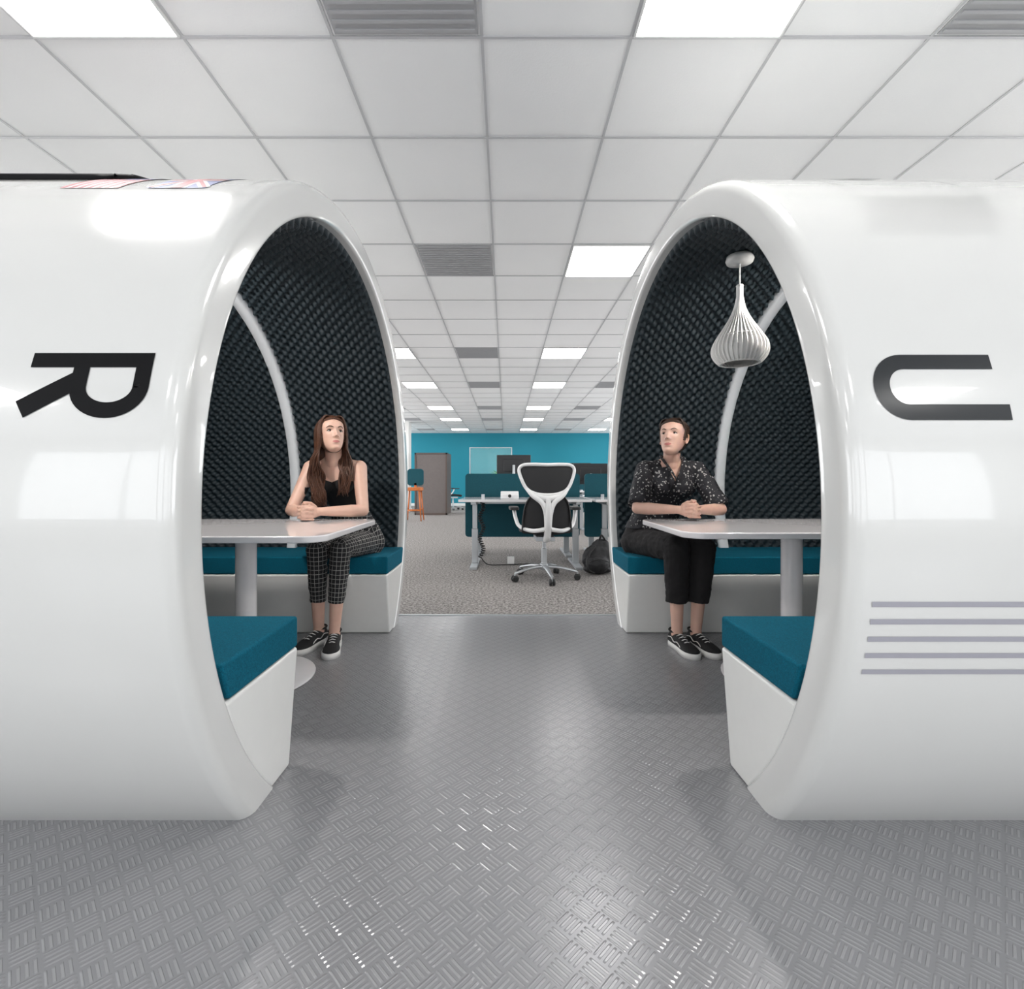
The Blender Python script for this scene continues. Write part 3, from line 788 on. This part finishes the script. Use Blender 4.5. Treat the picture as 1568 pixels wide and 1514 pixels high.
# ------------------------------------------------------------------ people
def head_mesh(scale=1.0):
    zt = [-.116, -.110, -.100, -.080, -.060, -.030, 0, .03, .06, .085, .10, .108, .113]
    yf = [-.055, -.070, -.079, -.083, -.084, -.085, -.086, -.090, -.084, -.066, -.047, -.029, -.004]
    yb = [-.030, -.010, .005, .035, .060, .082, .093, .098, .092, .073, .053, .035, .010]
    wt = [.012, .025, .035, .047, .056, .065, .070, .074, .072, .058, .042, .028, .004]
    zs = np.concatenate([np.linspace(-.116, .095, 106), np.linspace(.097, .113, 14)])
    def sm(a, t):
        d = np.linspace(-.116, .113, 600); v = np.interp(d, t, a); kx = np.exp(-np.linspace(-2.2, 2.2, 41)**2); kx /= kx.sum()
        vp = np.pad(v, 20, mode='reflect', reflect_type='odd'); return np.interp(zs, d, np.convolve(vp, kx, 'valid'))
    YF_, YB_, W_ = sm(yf, zt), sm(yb, zt), np.maximum(sm(wt, zt), .003)
    n = 110; V = []
    for z, a, b_, w_ in zip(zs, YF_, YB_, W_):
        cy = (a+b_)/2; hb = (b_-a)/2
        for i in range(n):
            t = 2*PI*i/n; c, s = math.cos(t), math.sin(t); p = 2/2.2
            x = w_*math.copysign(abs(c)**p, c); y = cy+hb*math.copysign(abs(s)**p, s)
            f = max(0.0, -s)**0.5 if s < 0 else 0
            if f > 0:
                G = lambda xc, zc, sx, sz: math.exp(-((abs(x)-xc)**2/sx**2+(z-zc)**2/sz**2))
                nz = np.interp(z, [-.044, -.037, -.029, -.012, .012, .03], [0, .55, 1, .7, .28, 0]); nw = np.interp(z, [-.035, .02], [.0115, .008])
                y -= f*0.024*nz*math.exp(-(x/nw)**2)
                y -= f*0.006*G(.013, -.034, .006, .006)
                y += f*0.011*G(.031, .006, .016, .011)
                y -= f*0.005*G(.028, .026, .020, .008)
                y -= f*0.006*G(0, -.064, .020, .009); y += f*0.0035*G(0, -.0635, .022, .0022)
                y -= f*0.006*G(0, -.100, .018, .012); y += f*0.003*G(0, -.082, .02, .006)
                y -= f*0.004*G(.044, -.022, .018, .018)
            V.append((x*scale, y*scale, z*scale))
    F = []
    for j in range(len(zs)-1):
        for i in range(n): F.append((j*n+i, j*n+(i+1) % n, (j+1)*n+(i+1) % n, (j+1)*n+i))
    F.append(tuple(range(n))[::-1]); F.append(tuple((len(zs)-1)*n+i for i in range(n)))
    mi = []
    for f in F:
        c = np.mean([V[i] for i in f[:4]], 0)/scale
        lip = c[1] < -.05 and abs(c[0]) < .022 and abs(c[2]+.0635) < .0078*(1-(c[0]/.024)**2)+.0006
        mi.append(1 if lip else 0)
    return V, F, mi

def make_head(e, c, yaw, pitch, skin, scale, gaze=(0, 0)):
    T = Matrix.Translation(c) @ Matrix.Rotation(yaw, 4, 'Z') @ Matrix.Rotation(pitch, 4, 'X')
    V, F, mi = head_mesh(scale)
    addmesh('head', [tuple(T @ Vector(v)) for v in V], F, [skin, M['lip']], e, midx=mi)
    g = Geo()
    for sg in (-1, 1):
        g.add(*ellipsoid((sg*.031, -.0625, .005), (.0140, .012, .0066)), 0, T)
        g.add(*ellipsoid((sg*.031+gaze[0], -.0725, .0055+gaze[1]), (.0060, .0030, .0062)), 1, T)
        g.add(*tube([(sg*.0165, -.071, .003), (sg*.024, -.0755, .0105), (sg*.033, -.0755, .0120), (sg*.043, -.069, .0075), (sg*.047, -.065, .004)], [.0010, .0022, .0025, .0022, .0008], n=6), 2, T)
        g.add(*tube([(sg*.018, -.068, .000), (sg*.031, -.073, -.0030), (sg*.044, -.066, .001)], [.0008, .0012, .0008], n=6), 3, T)
        g.add(*tube([(sg*.014, -.0905, .0235), (sg*.026, -.0895, .0285), (sg*.038, -.082, .0295), (sg*.050, -.0695, .0235)], [.0028, .0038, .0034, .0014], n=6, flat=0.9), 2, T)
        g.add(*ellipsoid((sg*.0725, .012, -.006), (.008, .017, .030), R=Matrix.Rotation(-0.2, 3, 'X')), 3, T)
        g.add(*tube([(sg*.076, -.004, -.026), (sg*.080, .010, -.034), (sg*.083, .028, -.008), (sg*.083, .024, .018), (sg*.079, .004, .022)], [.004, .004, .004, .004, .003], n=6), 3, T)
        g.add(*ellipsoid((sg*.0062, -.1035, -.0375), (.0028, .003, .0016)), 4, T)
    g.obj('face_features', [M['eyew'], M['iris'], M['brow'], skin, M['brow']], e)
    return T

def hair_cap(e, T, m, scale, off, line, name='hair_cap', zs=1.0):
    V, F, mi = head_mesh(scale)
    V = np.array(V); c = np.array((0, 0.005, 0.0))
    U = V-c
    nrm = U/np.linalg.norm(U, axis=1)[:, None]
    V2 = V+nrm*off
    keep = []
    for f in F:
        p = V[list(f[:4])].mean(0)/scale
        if line(p): keep.append(f)
    bm = bmesh.new(); bv = [bm.verts.new(T @ Vector(v)) for v in V2]
    for f in keep:
        try: bm.faces.new([bv[i] for i in f])
        except Exception: pass
    bmesh.ops.delete(bm, geom=[v for v in bm.verts if not v.link_faces], context='VERTS')
    me = bpy.data.meshes.new(name); bm.to_mesh(me); bm.free(); me.materials.append(m)
    me.polygons.foreach_set('use_smooth', [True]*len(me.polygons))
    o = bpy.data.objects.new(name, me); link(o, e)
    s = o.modifiers.new('s', 'SOLIDIFY'); s.thickness = 0.010; s.offset = -1
    return o

def hands(g, c, wr):
    c = Vector(c)
    for s, w_ in ((-1, Vector(wr[0])), (1, Vector(wr[1]))):
        P = lambda x, y, z: c+Vector((s*x, y, z))
        chain(g, [w_, P(.030, .030, .0), P(.026, .0, .018), P(.024, -.030, .024)], [.024, .024, .017, .013])
        chain(g, [w_, P(.030, .020, -.012), P(.024, -.030, -.022)], [.022, .021, .013])
        g.add(*ellipsoid(P(.027, -.005, 0), (.015, .040, .036)))
        for i, L in enumerate((.95, 1.0, .94, .78)):
            z = .030-i*.0195+s*.0048
            chain(g, [P(.022, -.030, z), P(.004, -.030-.034*L, z), P(-.026, -.026-.030*L, z-.002), P(-.042, -.020-.010*L, z-.005)], [.0090, .0083, .0077, .0066], 12)
        chain(g, [P(.032, .022, .026), P(.020, -.010, .046+.003*s), P(-.002-.004*s, -.034, .050+.004*s)], [.013, .0105, .0085], 12)

def shoe(g, ank, toe, ankle_h=0.085):
    a = Vector((ank[0], ank[1], 0)); t = Vector((toe[0], toe[1], 0)); d = (t-a); ang = math.atan2(d.x, -d.y)
    T = Matrix.Translation(a) @ Matrix.Rotation(ang, 4, 'Z') @ Matrix.Diagonal((1.12, 1.12, 1.05, 1))
    out = [(0.0, .062), (.022, .055), (.033, .030), (.034, -.02), (.036, -.07), (.044, -.12), (.043, -.155), (.030, -.185), (.010, -.198)]
    pts = [(x, y) for x, y in out]+[(-x, y) for x, y in out[::-1][:-1]]
    P = [tuple(q) for q in catmull([(*p, 0) for p in pts], 3, True)]
    V, F = slab([(p[0], p[1]) for p in P], 0.0, 0.030); g.add(V, F, 1, T)
    rows = [(.058, .022, .055), (.045, .030, .080), (.015, .033, .088), (-.015, .034, .086), (-.045, .034, .078), (-.085, .037, .066), (-.12, .041, .056), (-.155, .039, .049), (-.18, .027, .041), (-.192, .008, .034)]
    Q = catmull(rows, 3); n = 16; V = []; F = []
    for (y, w_, h) in Q:
        for i in range(n+1):
            b_ = PI*i/n; V.append((w_*math.copysign(abs(math.cos(b_))**0.7, math.cos(b_)), y, .022+(h-.022)*abs(math.sin(b_))**0.8))
    for j in range(len(Q)-1):
        for i in range(n): F.append((j*(n+1)+i, j*(n+1)+i+1, (j+1)*(n+1)+i+1, (j+1)*(n+1)+i))
        F.append((j*(n+1), (j+1)*(n+1), (j+1)*(n+1)+n, j*(n+1)+n))
    F.append(tuple(range(n+1))); F.append(tuple((len(Q)-1)*(n+1)+i for i in range(n+1))[::-1])
    g.add(V, F, 0, T)
    for k in range(4):
        y = -.035-.022*k; zz = float(np.interp(-y, [.015, .045, .085, .12], [.088, .080, .068, .058]))
        g.add(*tube([(-.020, y, zz-.010), (0, y-.004, zz+.001), (.020, y, zz-.010)], .0028, n=6), 1, T)
    for s in (-1, 1):
        g.add(*tube([(s*.0365, -.105, .036), (s*.0365, -.07, .052), (s*.036, -.035, .045), (s*.035, -.005, .060), (s*.031, .035, .052)], .0026, n=6), 1, T)
    g.add(*tube([(.029*math.cos(2*PI*i/16), .016+.036*math.sin(2*PI*i/16), .088+.004*math.sin(2*PI*i/16)) for i in range(16)], .006, n=6, closed=True, k=1), 0, T)

def leg_uv(ob, hp, kn, an):
    me = ob.data; n = len(me.vertices); co_ = np.empty(n*3); me.vertices.foreach_get('co', co_); P = co_.reshape(-1, 3)
    cu = np.zeros(n); cv = np.zeros(n)
    xm_k = (kn[0][0]+kn[1][0])/2; xm_h = (hp[0][0]+hp[1][0])/2
    ky = (kn[0][1]+kn[1][1])/2
    xm = xm_k+(xm_h-xm_k)*np.clip((P[:, 1]-ky)/(hp[0][1]-ky), 0, 1)
    xa = (an[0][0]+an[1][0])/2; fz = np.clip((.56-P[:, 2])/.46, 0, 1); xm = xm+(xa-xm_k)*fz
    for i in (0, 1):
        h, k, a = np.array(hp[i]), np.array(kn[i]), np.array(an[i])
        mine = (P[:, 0] < xm) if i == 0 else (P[:, 0] >= xm)
        isth = ((P[:, 1]-k[1])+(P[:, 2]-k[2])) > 0
        L1 = np.linalg.norm(k-h)
        for (p, q, sel, off, rr) in ((h, k, mine & isth, 0, .075), (k, a, mine & ~isth, L1, .060)):
            d = q-p; d = d/np.linalg.norm(d); t = (P-p) @ d
            s = np.array((1., 0, 0)); s = s-d*(s @ d); s /= np.linalg.norm(s); w2 = np.cross(d, s)
            ang = np.arctan2((P-p) @ w2, (P-p) @ s)
            cv[sel] = (t+off)[sel]; cu[sel] = (ang*rr)[sel]
    up = (P[:, 2] > .665)
    cu[up] = P[up, 0]; cv[up] = P[up, 2]
    for nm, arr in (('cu', cu), ('cv', cv)):
        at = me.attributes.new(nm, 'FLOAT', 'POINT'); at.data.foreach_set('value', arr.astype(np.float32))

def seated_woman(D):
    e = empty(D['name'], D['root'])
    skin = D['skin']
    nk = D['neck']; hd = D['head']
    g = Geo(); g.add(*loft(D['torso']))
    sh, el, wr = D['sh'], D['el'], D['wr']
    for i in (0, 1):
        s, l, w_ = Vector(sh[i]), Vector(el[i]), Vector(wr[i])
        m1 = s.lerp(l, 0.35); m2 = l.lerp(w_, 0.28); m3 = l.lerp(w_, 0.7)
        chain(g, [s, m1, s.lerp(l, 0.7), l, m2, m3, w_], [.047, .041, .037, .034, .036, .029, .0230])
        chain(g, [Vector(nk)+Vector((0, .012, -.005)), Vector(nk).lerp(s, .55)+Vector((0, .008, -.006)), s+Vector((0, 0, .002))], [.040, .036, .042])
        sx = -1 if i == 0 else 1
        b = D['bust']; g.add(*ellipsoid((b[0]+sx*.062, b[1], b[2]), (.056, .050, .055)))
        chain(g, [s+Vector((-sx*.02, 0, -.02)), Vector((b[0]+sx*.10, b[1]+.06, b[2]))], [.045, .05])
    chain(g, [Vector(nk)+Vector((0, .01, -.03)), Vector(nk), Vector(hd)+Vector((0, .025, -.06))], [.056, .050, .050])
    hands(g, D['hand'], wr)
    hp, kn, an, to = D['hip'], D['knee'], D['ankle'], D['toe']
    for i in (0, 1):
        h, k, a = Vector(hp[i]), Vector(kn[i]), Vector(an[i])
        chain(g, [h, h.lerp(k, .5), k, k.lerp(a, .3), a, Vector((a.x, a.y, .07))], [.075, .065, .050, .048, .031, .033])
    body = remesh(g, 'body', 0.0030, [skin, M['cami']], e, 3)
    c = centers(body.data); mi = np.zeros(len(c), int)
    if D['cami']:
        tx = nk[0]
        x = c[:, 0]-tx; z = c[:, 2]; b = D['bust']
        tors = (np.abs(x) < 0.128+0.02*(z < .93)) & (z > .5)
        yarm = c[:, 1] > b[1]-.09
        neckline = b[2]+0.040-0.4*np.abs(np.abs(x)-.07)
        top = z < neckline
        strap = (np.abs(np.abs(x)-.088) < .006) & (z > .9) & (c[:, 1] > b[1]-.08)
        mi[(tors & top & yarm & (z > .5))] = 1
        mi[strap & tors] = 1
    body.data.polygons.foreach_set('material_index', mi.tolist())
    g = Geo(); p = D['pr']
    tr = [r for r in D['torso'] if r[2] < D['waist']]
    g.add(*loft([(r[0], r[1], r[2], r[3]+.012, r[4]+.012) for r in tr]))
    for i in (0, 1):
        h, k, a = Vector(hp[i]), Vector(kn[i]), Vector(an[i]); hem = k.lerp(a, D['hem'])
        chain(g, [h, h.lerp(k, .5), k], [p[0], p[1], p[2]])
        chain(g, [k, k.lerp(hem, .45)], [p[2], p[3]])
        g.add(*tube([k.lerp(hem, .45), hem], [p[3], p[4]], n=24, k=1))
    o = remesh(g, 'trousers', 0.0045, D['pants'], e, 3, 0.014, 0.05)
    if D['cami']: leg_uv(o, hp, kn, an)
    if not D['cami']:
        g = Geo()
        g.add(*loft([(r[0], r[1], r[2], r[3]+.020, r[4]+.018) for r in D['torso'] if .56 < r[2] < 1.08]))
        b = D['bust']
        for i in (0, 1):
            sx = -1 if i == 0 else 1
            s, l = Vector(sh[i]), Vector(el[i])
            chain(g, [s, s.lerp(l, .45)], [.058, .060]); g.add(*tube([s.lerp(l, .45), s.lerp(l, .93)], [.060, .062], n=24, k=1))
            g.add(*ellipsoid((b[0]+sx*.062, b[1], b[2]), (.064, .058, .062)))
            chain(g, [Vector(nk)+Vector((sx*.030, .018, -.022)), Vector(nk).lerp(s, .55)+Vector((0, .008, -.006)), s], [.034, .044, .052])
            chain(g, [s+Vector((-sx*.02, 0, -.02)), Vector((b[0]+sx*.10, b[1]+.05, b[2]-.02))], [.055, .06])
        o = remesh(g, 'blouse', 0.0045, [M['floral'], skin], e, 3, 0.014, 0.04)
        bm = bmesh.new(); bm.from_mesh(o.data)
        kill = []
        for f in bm.faces:
            q = f.calc_center_median(); dz = q.z-(b[2]+.030)
            if dz > 0 and abs(q.x-nk[0]) < dz*.50 and q.y < nk[1]+.02: kill.append(f)
        bmesh.ops.delete(bm, geom=kill, context='FACES'); bm.to_mesh(o.data); bm.free()
        g = Geo(); z0 = b[2]+.030
        for sx in (-1, 1):
            g.add(*tube([(nk[0]+sx*.004, nk[1]-.105, z0+.005), (nk[0]+sx*.030, nk[1]-.085, z0+.060), (nk[0]+sx*.062, nk[1]-.035, z0+.125), (nk[0]+sx*.057, nk[1]+.03, z0+.15), (nk[0]+sx*.02, nk[1]+.06, z0+.155)], [.006, .014, .016, .014, .012], n=8, flat=0.5))
        g.obj('collar', [M['floral']], e)
    g = Geo()
    for i in (0, 1): shoe(g, (an[i][0], an[i][1]), to[i])
    g.obj('shoes', [M['shoe'], M['sole']], e)
    T = make_head(e, hd, D['yaw'], D['pitch'], skin, D['hs'], D['gaze'])
    return e, T

L = dict(name='seated_woman_long_hair', root=(-1.0, 3.2, 0), skin=M['skinL'], neck=(-1.070, 3.105, 1.110), head=(-1.062, 3.040, 1.248), hs=1.0,
    torso=[(-.98, 3.33, .495, .13, .10), (-.98, 3.33, .56, .160, .12), (-.995, 3.31, .66, .142, .105), (-1.02, 3.27, .77, .112, .085), (-1.04, 3.22, .87, .122, .09), (-1.057, 3.17, .955, .138, .098), (-1.066, 3.145, 1.03, .138, .080), (-1.07, 3.13, 1.07, .105, .060), (-1.07, 3.12, 1.105, .057, .052)],
    sh=[(-1.222, 3.13, 1.052), (-.918, 3.13, 1.052)], el=[(-1.275, 2.965, .795), (-.845, 2.955, .795)], wr=[(-1.150, 2.805, .798), (-1.045, 2.805, .798)],
    hand=(-1.098, 2.765, .797), bust=(-1.060, 3.095, .950), hip=[(-1.07, 3.32, .570), (-.90, 3.32, .570)], knee=[(-1.105, 2.92, .565), (-.965, 2.91, .575)],
    ankle=[(-1.115, 2.975, .10), (-1.000, 2.915, .10)], toe=[(-1.16, 2.78), (-.955, 2.70)], waist=.80, pr=(.082, .074, .060, .056, .045), hem=.66, pants=M['check'],
    cami=True, yaw=math.radians(36), pitch=math.radians(-13), gaze=(.002, .0012))
eL, TL = seated_woman(L)
def lineL(p): return (p[2] > .080-.25*abs(p[0]) and p[1] < 0) or (p[1] > -.030+.25*max(0, -p[2]) and p[2] > -.095) or p[2] > .090
hair_cap(eL, TL, M['hairL'], 1.0, .010, lineL)
g = Geo()
for k in range(480):
    sg = -1 if k % 2 else 1; t = random.random()**0.8
    psi = math.radians(-30+t*117); j = random.uniform
    r0 = 1.0+j(-.03, .06)
    P = [(sg*.004+j(-.003, .003), -.052+.12*t, float(np.interp(-.052+.12*t, [-.062, -.03, .03, .07], [.094, .116, .122, .106])))]
    P.append((sg*.052*r0*math.cos(psi*.7), -.026+.10*math.sin(psi)+.01, .100))
    P.append((sg*.084*r0*math.cos(psi), .004+.103*r0*math.sin(psi), .048))
    P.append((sg*.090*r0*math.cos(psi), .010+.103*r0*math.sin(psi), -.02))
    P.append((sg*.090*r0*math.cos(psi), .022+.092*r0*math.sin(psi), -.085))
    W = [TL @ Vector(p) for p in P]; b4 = W[-1]
    hx = L['head'][0]; front = (psi < math.radians(35)) and (sg < 0 or j(0, 1) < .45)
    if front:
        xo = b4.x+sg*j(.0, .035)
        W.append(Vector((xo, min(b4.y, 3.06)+j(-.012, .012), b4.z-.085)))
        W.append(Vector((xo*.6+.4*(hx+sg*.085)+j(-.035, .035), 3.035+j(-.014, .016), b4.z-.18)))
        W.append(Vector((hx+sg*.075+j(-.042, .042), 3.030+j(-.012, .015), b4.z-.25-j(0, .03))))
        if sg < 0: W.append(Vector((hx-.065+j(-.042, .042), 3.03+j(-.01, .015), b4.z-.31-j(0, .05))))
    else:
        W.append(Vector((b4.x, max(b4.y, 3.10)+.03, b4.z-.07)))
        W.append(Vector((b4.x+sg*j(0, .03), 3.215+j(-.01, .02), b4.z-.17)))
        W.append(Vector((b4.x+j(-.02, .02), 3.235+j(-.01, .02), b4.z-.28)))
    n = len(W); R = [.0035]+[.0062]*(n-3)+[.005, .0012]
    g.add(*tube([tuple(w_) for w_ in W], R, n=5, flat=.6, k=5))
g.obj('long_hair_locks', [M['hairL']], eL, fixn=False)

Rr = dict(name='seated_woman_short_hair', root=(1.0, 3.2, 0), skin=M['skinR'], neck=(1.035, 3.105, 1.098), head=(1.022, 3.038, 1.232), hs=1.02,
    torso=[(.95, 3.33, .495, .14, .105), (.95, 3.33, .56, .168, .125), (.965, 3.31, .66, .152, .11), (.99, 3.27, .77, .130, .095), (1.01, 3.22, .87, .135, .098), (1.03, 3.17, .945, .148, .103), (1.037, 3.145, 1.015, .146, .082), (1.037, 3.13, 1.055, .110, .062), (1.037, 3.12, 1.090, .058, .052)],
    sh=[(.874, 3.13, 1.038), (1.200, 3.13, 1.038)], el=[(.785, 2.965, .808), (1.280, 2.965, .800)], wr=[(.975, 2.815, .808), (1.085, 2.815, .808)],
    hand=(1.030, 2.775, .808), bust=(1.033, 3.095, .940), hip=[(.87, 3.32, .575), (1.04, 3.32, .575)], knee=[(1.00, 2.92, .575), (1.155, 2.93, .575)],
    ankle=[(1.00, 2.91, .10), (1.115, 2.92, .10)], toe=[(1.03, 2.71), (1.15, 2.73)], waist=.80, pr=(.092, .086, .076, .070, .062), hem=.66, pants=M['pantsR'],
    cami=False, yaw=math.radians(-38), pitch=math.radians(-14), gaze=(-.002, .0012))
eR, TR = seated_woman(Rr)
def lineR(p): return (p[2] > .076-.20*abs(p[0]-.01) and p[1] < 0) or (p[1] > -.022-.35*min(0, p[2]) and p[2] > -.02) or (p[1] > .030 and p[2] > -.075) or p[2] > .09
hair_cap(eR, TR, M['hairR'], 1.02, .009, lineR)
g = Geo()
for k in range(200):
    sg = -1 if k % 2 else 1; t = random.random(); j = random.uniform; psi = math.radians(-26+t*101)
    P = [(.012+sg*.004, -.054+.11*t, float(np.interp(-.054+.11*t, [-.066, -.03, .03, .07], [.092, .116, .124, .108]))),
         (sg*.058*math.cos(psi*.7), -.024+.09*math.sin(psi)+j(0, .01), .100),
         (sg*.083*math.cos(psi), .012+.10*math.sin(psi), .052+j(-.01, .01)),
         (sg*.078*math.cos(psi*.6+.5), .045+.055*abs(math.sin(psi)), .018+j(-.015, .015)),
         (sg*.035, .102, -.005+j(-.02, .02)), (0, .112, -.01)]
    g.add(*tube([tuple(TR @ Vector(p)) for p in P], [.003, .0048, .0048, .0048, .005, .004], n=5, flat=.6, k=4))
g.add(*ellipsoid(tuple(TR @ Vector((0, .125, -.01))), (.032, .032, .034)))
g.obj('pulled_back_hair', [M['hairR']], eR, fixn=False)

# ------------------------------------------------------------------ world & view
w = bpy.data.worlds.new('world'); sc.world = w; w.use_nodes = True
w.node_tree.nodes['Background'].inputs[0].default_value = (0.9, 0.95, 1.0, 1); w.node_tree.nodes['Background'].inputs[1].default_value = 1.0
sc.view_settings.view_transform = 'Standard'
sc.view_settings.look = 'None'
sc.view_settings.exposure = 0.0
